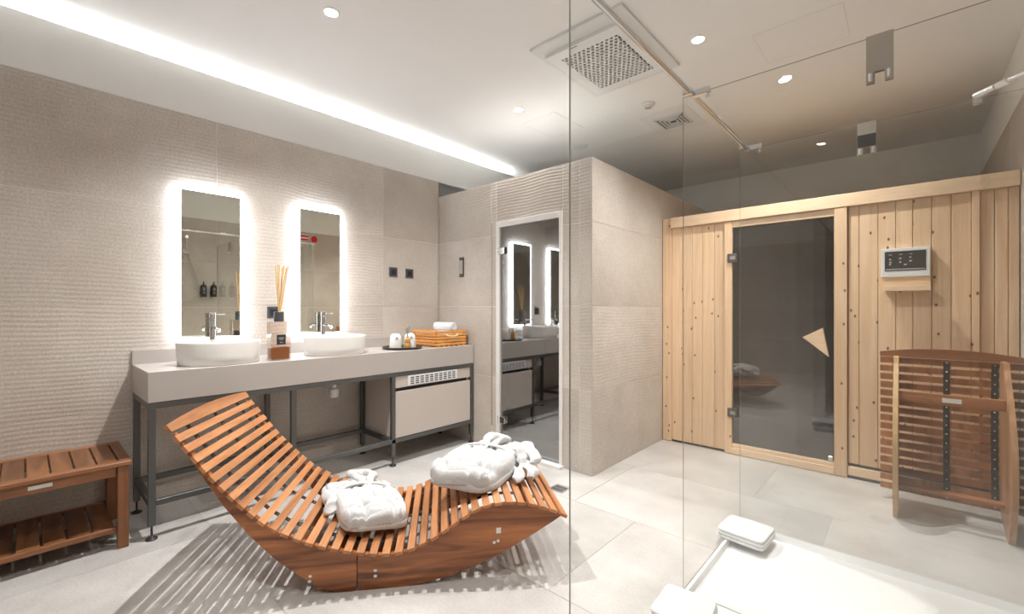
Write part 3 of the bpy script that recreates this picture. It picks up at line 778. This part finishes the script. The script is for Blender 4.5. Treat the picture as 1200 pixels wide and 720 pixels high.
# side boards, rocker edge towards the room
outl = []
NB = 24
for k in range(NB+1):
    z = .0+.945*k/NB; u = z/.945
    outl.append((-.105+.175*u**1.6-.17*math.sin(PI*min(1, u*1.04))**1.0*(.92), z))
for k in range(NB+1):
    z = .945-.945*k/NB
    yb = yslat(z)-.004 if z > .08 else yslat(.08)-.004-(.08-z)*2.6
    outl.append((max(yb, -.098), z))
for x in (-.080, .385):
    prism('side_board', outl, 'x', x, x+.024, M['ply'] if x < 0 else M['lboard'], L2)
rl = box('stretcher', (-.055, -.03, .688), (.384, -.008, .750), M['acacia_x'], L2, .002)
box('maker_plate', (.135, -.0318, .706), (.215, -.0302, .732), M['label'], rl)
box('stretcher', (-.055, .00, .150), (.384, .060, .172), M['acacia_x'], L2, .002)
for x in (-.086, .150, .352):
    bm = bmesh.new(); prev = None
    for k in range(30):
        z = .09+.83*k/29; y = yslat(z)-.0015; cur = [bm.verts.new(p) for p in ((x, y, z), (x+.030, y, z), (x+.030, y-.002, z), (x, y-.002, z))]
        if prev:
            for q in range(4): bm.faces.new((prev[q], prev[(q+1) % 4], cur[(q+1) % 4], cur[q]))
        prev = cur
    o = link('strap', bm, M['strap'], L2)
    bm = bmesh.new()
    for k in range(nsl):
        z = .085+k*(.915-.085)/(nsl-1); bmesh.ops.create_uvsphere(bm, u_segments=8, v_segments=5, radius=.0045, matrix=Matrix.Translation((x+.015, yslat(z)-.004, z)))
    link('strap_screws', bm, M['screw'], o)

# ------------------------------------------------------------------ folded bathrobes
def lump(bm, c, h, rot=0, e1=.55, e2=.55, amp=.006, fr=14, seed=0, nu=48, nv=26, fold=None, squash=None):
    def sp(v, e): return math.copysign(abs(v)**e, v)
    rings = []
    R_ = Matrix.Rotation(rot, 3, 'Z')
    for i in range(nv+1):
        ph = -PI/2+PI*i/nv; ring = []
        for j in range(nu):
            th = 2*PI*j/nu
            x = h[0]*sp(math.cos(ph), e1)*sp(math.cos(th), e2); y = h[1]*sp(math.cos(ph), e1)*sp(math.sin(th), e2); z = h[2]*sp(math.sin(ph), e1)
            nr = noise.noise(Vector((x*fr+seed, y*fr, z*fr)))*amp+noise.noise(Vector((x*fr*3+seed, y*fr*2.4, z*fr*3)))*amp*.35
            k = 1+nr/max(.02, math.sqrt(x*x+y*y+z*z)); x *= k; y *= k; z *= k
            if fold and z > -.3*h[2]: z += fold(x, y)
            if squash: x, y, z = squash(x, y, z)
            v = R_ @ Vector((x, y, z)); ring.append(v+Vector(c))
            if i in (0, nv): break
        rings.append([bm.verts.new(v) for v in ring])
    for a, b in zip(rings, rings[1:]):
        for j in range(nu):
            k = (j+1) % nu
            if len(a) == 1: bm.faces.new((a[0], b[j], b[k]))
            elif len(b) == 1: bm.faces.new((a[j], a[k], b[0]))
            else: bm.faces.new((a[j], a[k], b[k], b[j]))
def gs(d_, s_): return math.exp(-(d_/s_)**2)
def ridge(x, y, sx_, sy_, seed):
    n_ = noise.noise(Vector((x*sx_+seed, y*sy_-seed, seed*.7)))
    return (1-min(1, abs(n_)*3.2))**3
def sweep(bm, P, r0, flat, seed, amp=.006, n=14, m=40):
    pts = [cr(P, (len(P)-1)*k/m) for k in range(m+1)]
    rr = [r0(k/m) for k in range(m+1)]
    atube(bm, pts, rr, n, flat=flat)
    for v in bm.verts:
        v.co += Vector((noise.noise(v.co*18+Vector((seed, 0, 0))), noise.noise(v.co*18+Vector((0, seed, 0))), noise.noise(v.co*18+Vector((0, 0, seed)))))*amp
def robe(label, loc, rot, body_h, sleeves, rx=0, ry=0, seed=0, yb=.40, rolls=()):
    t = thing('folded_bathrobe', label, 'bathrobe', loc); t.rotation_euler = (rx, ry, rot)
    hx_, hy_, hz_ = body_h
    YBt = hy_*yb
    def fold(x, y):
        f_ = 0
        f_ -= .014*gs(x-.010-.05*y, .009)                  # front opening
        f_ += .009*gs(x+.014-.05*y, .014)
        f_ -= .010*gs(x+.075+.10*y, .010)+.010*gs(x-.085+.16*y, .010)   # pocket seams
        f_ -= .020*ridge(x, y, 8, 3.2, seed)+.014*ridge(x, y, 3.5, 11, seed+4)+.007*ridge(x, y, 18, 9, seed+9)
        f_ -= .022*gs(y-YBt, .020)                     # cinched under the belt
        f_ += .008*gs(y-YBt+.05, .03)+.010*gs(y-YBt-.05, .03)
        return f_
    def sq(x, y, z):
        k = 1-.16*max(0, y/hy_)+.03*math.sin(9*y+seed)
        return x*k, y+.010*math.sin(11*x+seed), z*(1-.10*(y/hy_))
    bm = bmesh.new(); lump(bm, (0, 0, hz_), (hx_, hy_, hz_), 0, .58, .36, .005, 11, seed, 150, 90, fold, sq)
    link('body', bm, M['terry'], t, True)
    top = 2*hz_
    # second layer showing below the front panel
    bm = bmesh.new(); lump(bm, (.004, -.002, hz_*.45), (hx_*1.0, hy_*.985, hz_*.45), 0, .5, .36, .010, 16, seed+11, 90, 24, None, sq); link('lower_layer', bm, M['terry'], t, True)
    # shawl collar: two thick rolled lapels joined behind the neck
    w0 = .052
    Q = [(.008, YBt+.006, top*.90), (.026, YBt+.050, top*1.02), (w0, YBt+.105, top*1.06), (w0*.92, YBt+.160, top*.98), (.022, YBt+.192, top*.90), (0, YBt+.197, top*.88)]
    P = [Vector((-p[0]*.9-.006, p[1], p[2])) for p in Q]+[Vector(p) for p in Q[::-1][1:]]
    bm = bmesh.new(); sweep(bm, P, lambda u: .012+.020*math.sin(PI*u)**.6, .72, seed, .012, 16, 60); link('collar', bm, M['terry'], t, True)
    bm = bmesh.new(); lump(bm, (0, YBt+.115, top*.78), (.050, .070, .020), 0, .8, .8, .010, 22, seed+3); link('neck_lining', bm, M['terry'], t, True)
    # belt
    bm = bmesh.new(); prev = None
    for k in range(41):
        u = -1+2*k/40; x = u*hx_*.99*(1-.05); y = YBt+.034*(1-u*u)-.022
        z = hz_+(hz_*.96)*max(0, 1-abs(u)**3.0)**.5-.002
        wv = .015
        cur = [bm.verts.new(p) for p in ((x, y-wv, z-.001), (x, y-wv*.5, z+.007), (x, y+wv*.6, z+.008), (x, y+wv, z-.001))]
        if prev:
            for q in range(4): bm.faces.new((prev[q], prev[(q+1) % 4], cur[(q+1) % 4], cur[q]))
        prev = cur
    link('belt', bm, M['terry'], t, True)
    P = [Vector((.004+.012*math.sin(k*1.3+seed), YBt+.01-k*hy_*.30, top*(.99-.02*k)-.004-(.03 if k == 4 else 0)*.5)) for k in range(5)]
    bm = bmesh.new(); sweep(bm, P, lambda u: .0125, .38, seed, .003, 10, 30); link('belt_end', bm, M['terry'], t, True)
    for i, (c, h, r_) in enumerate(sleeves):
        def f2(x, y, i=i): return -.018*ridge(x, y, 12, 8, seed+i*3)
        bm = bmesh.new(); lump(bm, c, h, r_, .62, .5, .009, 12, seed+7*i, 64, 34, f2); link('sleeve', bm, M['terry'], t, True)
    for i, (P, r_, fl_) in enumerate(rolls):
        bm = bmesh.new(); sweep(bm, [Vector(p) for p in P], lambda u: r_*(.45+.55*math.sin(PI*min(1, max(0, u*.9+.05)))**.5), fl_*.85, seed+i*5, .022, 16, 44); link('sleeve_fold', bm, M['terry'], t, True)
    return t
def cr(P, u):
    n_ = len(P)-1; i = min(int(u), n_-1); f_ = u-i; a, b, c, d2 = (Vector(P[max(i-1, 0)]), Vector(P[i]), Vector(P[i+1]), Vector(P[min(i+2, n_)]))
    return .5*((2*b)+(-a+c)*f_+(2*a-5*b+4*c-d2)*f_*f_+(-a+3*b-3*c+d2)*f_**3)
th51 = math.radians(51)
def lw(s, v, z):
    return (-1.81+.6293*s-.7771*v, .961+.7771*s+.6293*v, z)
robe('folded white bathrobe lying in the dip of the lounger', lw(.008, .345, .196), th51+math.radians(20), (.160, .238, .060),
     [((-.095, .135, .068), (.088, .090, .036), .25), ((.075, .165, .062), (.075, .062, .034), -.35)], ry=math.radians(9), seed=1.3,
     rolls=[([(-.165, .19, .07), (-.178, .10, .065), (-.172, .0, .050), (-.158, -.06, .035)], .040, .7)])
robe('folded white bathrobe on the raised foot end of the lounger', lw(.590, .370, .350), th51-math.radians(33), (.190, .245, .068),
     [((.110, .165, .070), (.120, .070, .044), .35), ((.02, .225, .085), (.15, .050, .038), .12)], seed=5.1,
     rolls=[([(.13, .235, .11), (.20, .215, .115), (.255, .160, .095), (.270, .095, .060)], .036, .7), ([(.12, .17, .105), (.175, .145, .105), (.215, .10, .080), (.225, .05, .05)], .030, .7),
            ([(.19, .11, .07), (.245, .095, .062), (.285, .055, .045), (.300, -.005, .026)], .032, .75), ([(.16, .06, .05), (.205, .03, .045), (.235, -.01, .035), (.225, -.05, .028)], .026, .75)])

# ------------------------------------------------------------------ sauna
SN = 4.09
t = thing('sauna_cabin', 'pale knotty pine sauna cabin with a smoked glass door', 'sauna', (0, 0, 0))
def plk(x0, x1, z0, z1, y=SN, nm='plank', th=.018): return box(nm, (x0+.0012, y, z0), (x1-.0012, y+th, z1), M['pine'], t, .0035, 1)
box('post', (-1.742, SN-.006, .004), (-1.660, SN+.045, 2.098), M['pine'], t, .002)
for a, b in zip(*(lambda L_: (L_, L_[1:]))([-1.659, -1.563, -1.469, -1.379, -1.276, -1.188])): plk(a, b, .02, 2.004)
for a, b in zip(*(lambda L_: (L_, L_[1:]))([-.333, -.267, -.161, -.065, .023, .117, .21, .302])): plk(a, b, .108, 2.004)
box('post', (.303, SN-.014, .108), (.338, SN+.03, 2.004), M['pine'], t, .002)
for a, b in zip(*(lambda L_: (L_, L_[1:]))([.339, .404, .462, .508])): plk(a, b, .108, 2.004, SN+.004)
box('top_beam', (-1.659, SN-.028, 2.005), (.508, SN+.03, 2.100), M['pine_x'], t, .003)
kn = lathe('beam_knot', [(0, 0), (.022, 0), (.024, .001), (.024, .003), (0, .003)], M['rope'], t, n=20, sy=1.6); kn.rotation_euler = (PI/2, 0, 0); kn.location = (.36, SN-.0285, 2.052)
box('base_rail', (-.334, SN-.012, .022), (.508, SN+.02, .085), M['pine_x'], t, .002)
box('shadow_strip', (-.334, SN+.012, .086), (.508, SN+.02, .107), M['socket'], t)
box('skid', (-.334, SN-.008, .0), (.508, SN+.02, .021), M['socket'], t)
box('door_post', (-1.187, SN-.018, .004), (-1.128, SN+.035, 2.003), M['pine'], t, .003)
box('door_post', (-.414, SN-.024, .004), (-.336, SN+.035, 2.003), M['pine'], t, .003)
box('door_head', (-1.127, SN-.010, 1.948), (-.415, SN+.035, 2.003), M['pine_x'], t, .003)
box('threshold', (-1.127, SN-.022, .004), (-.415, SN+.035, .060), M['pine_x'], t, .003)
box('threshold', (-1.127, SN-.010, .061), (-.415, SN+.035, .092), M['pine_x'], t, .003)
dg = box('glass_door', (-1.122, SN+.002, .097), (-.420, SN+.010, 1.944), M['smoke'], t)
for z in (1.685, .358):
    h = box('hinge', (-1.160, SN-.030, z-.038), (-1.085, SN+.001, z+.038), M['steel'], dg, .004, 2)
    box('hinge_plate', (-1.138, SN-.034, z-.014), (-1.098, SN-.030, z+.014), M['satin'], h)
prism('triangular_handle', [(-.614, 1.028), (-.484, 1.104), (-.446, .885)], 'y', SN-.032, SN-.006, M['pine_x'], dg, bev=.004)
box('latch', (-.452, SN-.012, .100), (-.424, SN+.001, .135), M['alu'], dg, .003)
# shell and inside
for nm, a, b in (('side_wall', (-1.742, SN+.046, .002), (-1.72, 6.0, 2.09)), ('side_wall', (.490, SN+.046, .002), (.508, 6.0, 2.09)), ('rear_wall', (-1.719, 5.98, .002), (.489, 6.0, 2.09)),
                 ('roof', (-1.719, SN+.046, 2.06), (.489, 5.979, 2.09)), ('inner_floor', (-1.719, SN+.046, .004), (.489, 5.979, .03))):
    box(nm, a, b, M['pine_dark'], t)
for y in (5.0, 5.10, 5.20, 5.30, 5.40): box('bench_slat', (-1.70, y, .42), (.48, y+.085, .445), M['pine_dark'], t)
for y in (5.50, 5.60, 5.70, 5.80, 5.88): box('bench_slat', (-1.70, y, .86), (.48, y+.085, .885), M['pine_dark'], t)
# control unit
t = thing('sauna_control', 'white sauna control unit with black display on a small pine shelf', 'control panel', (-.018, SN-.0005, 1.567))
box('case', (-.126, -.045, -.098), (.126, -.001, .102), M['whiteplastic'], t, .006, 2)
sc = box('display', (-.106, -.0475, -.055), (.106, -.0452, .080), M['screen'], t, .001)
bm = bmesh.new()
for x, z, w_ in ((-.082, .02, .010), (-.030, .025, .012), (-.030, .0, .012), (-.005, -.018, .014), (.022, .03, .010), (.022, .005, .014), (-.082, 0, .012), (-.082, -.015, .010)):
    abox(bm, (x, -.0482, z), (x+w_, -.0475, z+.009))
for x in (-.085, -.03, .022): abox(bm, (x, -.0482, .055), (x+.016, -.0475, .059))
link('display_icons', bm, M['icon'], sc)
box('display_strip', (-.100, -.0485, -.048), (.100, -.0476, -.042), M['icon'], sc)
box('shelf', (-.108, -.085, -.196), (.128, -.001, -.160), M['pine_x'], t, .002)
box('shelf_back', (-.108, -.020, -.159), (.128, -.001, -.099), M['pine_x'], t, .002)

# ------------------------------------------------------------------ shower: screens, bars, tray
GX0, GX1, GZ = -.722, XR-.002, 2.16
def screen(y, zb_, label, plate_x=None, rubber=False):
    t = thing('glass_screen', label, 'glass screen', (0, y, 0), 0, 'clear glass shower screens')
    bm = bmesh.new(); fs = abox(bm, (GX0, -.004, zb_), (GX1, .004, GZ))
    for f in bm.faces:
        n_ = f.calc_center_median()
        if abs(n_.y) < .003: f.material_index = 1
    link('pane', bm, [M['glass'], M['glass_edge']], t)
    if plate_x is not None:
        x0, x1 = plate_x; xm = (x0+x1)/2; hb = GZ-.155
        bm = bmesh.new()
        for s_ in (-1, 1):
            y0_, y1_ = (.0045, .009) if s_ > 0 else (-.009, -.0045)
            abox(bm, (x0, y0_, hb+.035), (x1, y1_, GZ+.003)); abox(bm, (x0, y0_, hb), (x0+.022, y1_, hb+.035)); abox(bm, (x1-.022, y0_, hb), (x1, y1_, hb+.035))
        p = link('clamp_plate', bm, M['satin'], t)
        if rubber: box('rubber_pad', (x0+.001, -.0105, hb+.036), (x1-.001, -.0092, GZ-.058), M['rubber'], p)
        for x in (x0+.011, x1-.011):
            for s_ in (-1, 1): tube('pin', [(x, s_*.0095, hb+.006), (x, s_*.0095, hb+.032)], .005, M['label'], p, 8)
    return t
screen(1.050, .002, 'nearest clear shower screen, its edge a thin vertical line', None)
screen(1.906, .0375, 'middle clear shower screen, hung with the larger metal plate', (-.106, -.036))
screen(2.765, .002, 'farthest clear shower screen, hung with the smaller-looking metal plate', (-.188, -.116), True)
t = thing('support_bar', 'long chrome bar joining the tops of the glass screens', 'bar', (-.695, 0, 2.178))
tube('rod', [(0, .98, 0), (0, 2.80, 0)], .0125, M['chrome'], t, 16)
for y in (1.050, 1.906, 2.765):
    c = box('clamp', (.014, y-.010, -.030), (.085, y+.010, -.004), M['chrome'], t, .003, 2)
    c2 = box('clamp_collar', (-.026, y-.014, -.0125), (.014, y+.014, .0125), M['chrome'], c, .004, 2)
    tube('clamp_screw', [(.074, y, -.030), (.074, y, -.052)], .007, M['chrome'], c, 10)
t = thing('corner_brace', 'short chrome brace from the far screen to the right wall', 'bar', (.22, 2.765, 2.175))
e = Vector((.288, -.33, 0)); d_ = e.normalized()
tube('rod', [(0, 0, 0), tuple(e)], .010, M['chrome'], t, 14)
tube('sleeve', [tuple(-d_*.005), tuple(d_*.075)], .014, M['alu'], t, 14)
tube('sleeve', [tuple(d_*.082), tuple(d_*.125)], .013, M['label'], t, 14)
box('clamp', (-.012, -.010, -.040), (.016, .010, -.012), M['chrome'], t, .003, 2)
# ribbed tube modelled in place of a reflection beside the brace
bm = bmesh.new(); hp = [Vector((.34, 2.58, 2.135)), Vector((.40, 2.50, 2.145)), Vector((.46, 2.43, 2.16)), Vector((.505, 2.39, 2.19))]
pp = []; rr = []
for k in range(61):
    u = k/60*3; i = min(int(u), 2); f_ = u-i; pp.append(hp[i].lerp(hp[i+1], f_)); rr.append(.0065 if k % 2 else .0085)
atube(bm, pp, rr, 10); o = link('brace_reflection', bm, M['alu'], None, True); tag(o, 'ribbed tube for a reflection by the chrome brace at the right edge', 'hose')

# tray
t = thing('shower_tray', 'low white shower tray with raised rim', 'shower tray', (0, 0, 0))
tx0, tx1, ty0, ty1 = -.722, XR-.003, 1.55, 2.735
bm = bmesh.new()
def rect(x0, x1, y0, y1, z): return [bm.verts.new(p) for p in ((x0, y0, z), (x1, y0, z), (x1, y1, z), (x0, y1, z))]
rings = [rect(tx0, tx1, ty0, ty1, .001), rect(tx0, tx1, ty0, ty1, .032), rect(tx0+.004, tx1-.004, ty0+.004, ty1-.004, .035), rect(tx0+.016, tx1-.016, ty0+.016, ty1-.016, .035),
         rect(tx0+.022, tx1-.02, ty0+.02, ty1-.035, .008), rect(tx0+.06, tx1-.06, ty0+.06, ty1-.09, .005)]
for a, b in zip(rings, rings[1:]):
    for k in range(4): bm.faces.new((a[k], a[(k+1) % 4], b[(k+1) % 4], b[k]))
bm.faces.new(rings[-1]); bm.faces.new(rings[0][::-1])
link('basin', bm, M['acrylic'], t)
box('edge_profile', (tx0-.004, ty0, .001), (tx0-.0005, ty1, .036), M['alu'], t)
lathe('drain_cover', [(0, .0055), (.055, .0055), (.055, .010), (.05, .012), (0, .012)], M['chrome'], t, (-.12, 2.15, 0))

def folded_towel(label, loc, rz, w_, l_, h, rx=0, ry=0, seed=0):
    t = thing('folded_towel', label, 'towel', loc, rz, 'towels on the shower tray'); t.rotation_euler = (rx, ry, rz)
    for k in range(3):
        bm = bmesh.new(); hh = h/3
        lump(bm, (0.004*(k % 2), 0.003*k, hh*(k+.5)), (w_/2*(1-.015*k), l_/2*(1-.01*k), hh*.62), 0, .35, .22, .004, 18, seed+k, 56, 14)
        link('fold', bm, M['towel'], t, True)
    return t
folded_towel('small folded white towel on the far corner of the shower tray', (-.645, 2.575, .037), math.radians(-4), .235, .225, .046, seed=2)
folded_towel('small folded white towel on the near corner of the shower tray', (-.655, 1.735, .037), math.radians(4), .21, .22, .046, seed=8)

# ------------------------------------------------------------------ floor drain
t = thing('floor_drain', 'small square metal floor drain beside the lounger foot', 'drain', (-1.80, 2.49, .0))
box('frame', (-.058, -.058, .0005), (.058, .058, .0035), M['alu'], t, .001)
bm = bmesh.new()
for r in range(2):
    for k in range(6): abox(bm, (-.042+k*.0155, -.040+r*.042, .0036), (-.034+k*.0155, -.006+r*.042, .0042))
link('slots', bm, M['dark'], t)

# ------------------------------------------------------------------ right wall fittings, seen in the mirrors
def soap(y, label):
    t = thing('soap_dispenser', label, 'soap dispenser', (XR-.055, y, 1.42), 0, 'black soap bottles on the right wall')
    box('holder', (.02, -.035, .04), (.0545, .035, .07), M['steel'], t)
    lathe('bottle', [(0, 0), (.036, 0), (.038, .004), (.038, .15), (.030, .168), (.012, .174), (.012, .19), (0, .19)], M['black'], t, n=24)
    tube('pump', [(0, 0, .19), (0, 0, .215), (-.035, 0, .213)], .006, M['black'], t, 8)
    bm = bmesh.new()
    for z, w_ in ((.12, .036), (.105, .026), (.09, .03), (.06, .022), (.05, .028)): abox(bm, (-.0392, -w_/2, z), (-.0376, w_/2, z+.005))
    link('label_print', bm, M['icon'], t)
soap(1.725, 'left of two black soap bottles in the left mirror')
soap(1.848, 'right of two black soap bottles in the left mirror')
t = thing('hand_shower', 'chrome hand shower with looping hose on the right wall', 'shower', (XR, 1.50, 0))
bm = bmesh.new(); pts = []
P_ = [(-.03, .02, 2.24), (-.04, .05, 2.0), (-.05, .12, 1.75), (-.05, .165, 1.52), (-.05, .10, 1.38), (-.05, -.06, 1.36), (-.06, -.12, 1.50), (-.08, -.10, 1.75), (-.10, -.05, 1.88)]
def cr(P, u):
    n_ = len(P)-1; i = min(int(u), n_-1); f_ = u-i; a, b, c, d2 = (Vector(P[max(i-1, 0)]), Vector(P[i]), Vector(P[i+1]), Vector(P[min(i+2, n_)]))
    return .5*((2*b)+(-a+c)*f_+(2*a-5*b+4*c-d2)*f_*f_+(-a+3*b-3*c+d2)*f_**3)
atube(bm, [cr(P_, k/10) for k in range(81)], .008, 8); link('hose', bm, M['satin'], t, True)
bm = bmesh.new(); atube(bm, [(-.10, -.05, 1.86), (-.11, -.03, 1.95), (-.13, -.01, 2.03)], [.010, .012, .016], 10); atube(bm, [(-.12, -.01, 2.03), (-.145, .0, 2.045)], [.045, .045], 18); sharp(link('handset', bm, M['chrome'], t))
tube('wall_holder', [(-.001, -.06, 1.90), (-.10, -.04, 1.90)], .014, M['chrome'], t)
tube('valve', [(-.001, .03, 2.25), (-.05, .03, 2.25)], .022, M['chrome'], t)
t = thing('emergency_sign', 'red and white striped sign with red disc, seen in the right mirror', 'sign', (XR, 3.12, 2.44))
box('plate', (-.012, -.30, -.055), (-.001, .10, .055), M['whiteplastic'], t)
for z in (-.045, .012): box('red_stripe', (-.014, -.30, z), (-.0122, .10, z+.030), M['red'], t)
o = lathe('red_disc', [(0, 0), (.05, 0), (.055, .01), (.04, .03), (0, .034)], M['red'], t); o.rotation_euler = (0, -PI/2, 0); o.location = (-.001, .20, -.01)
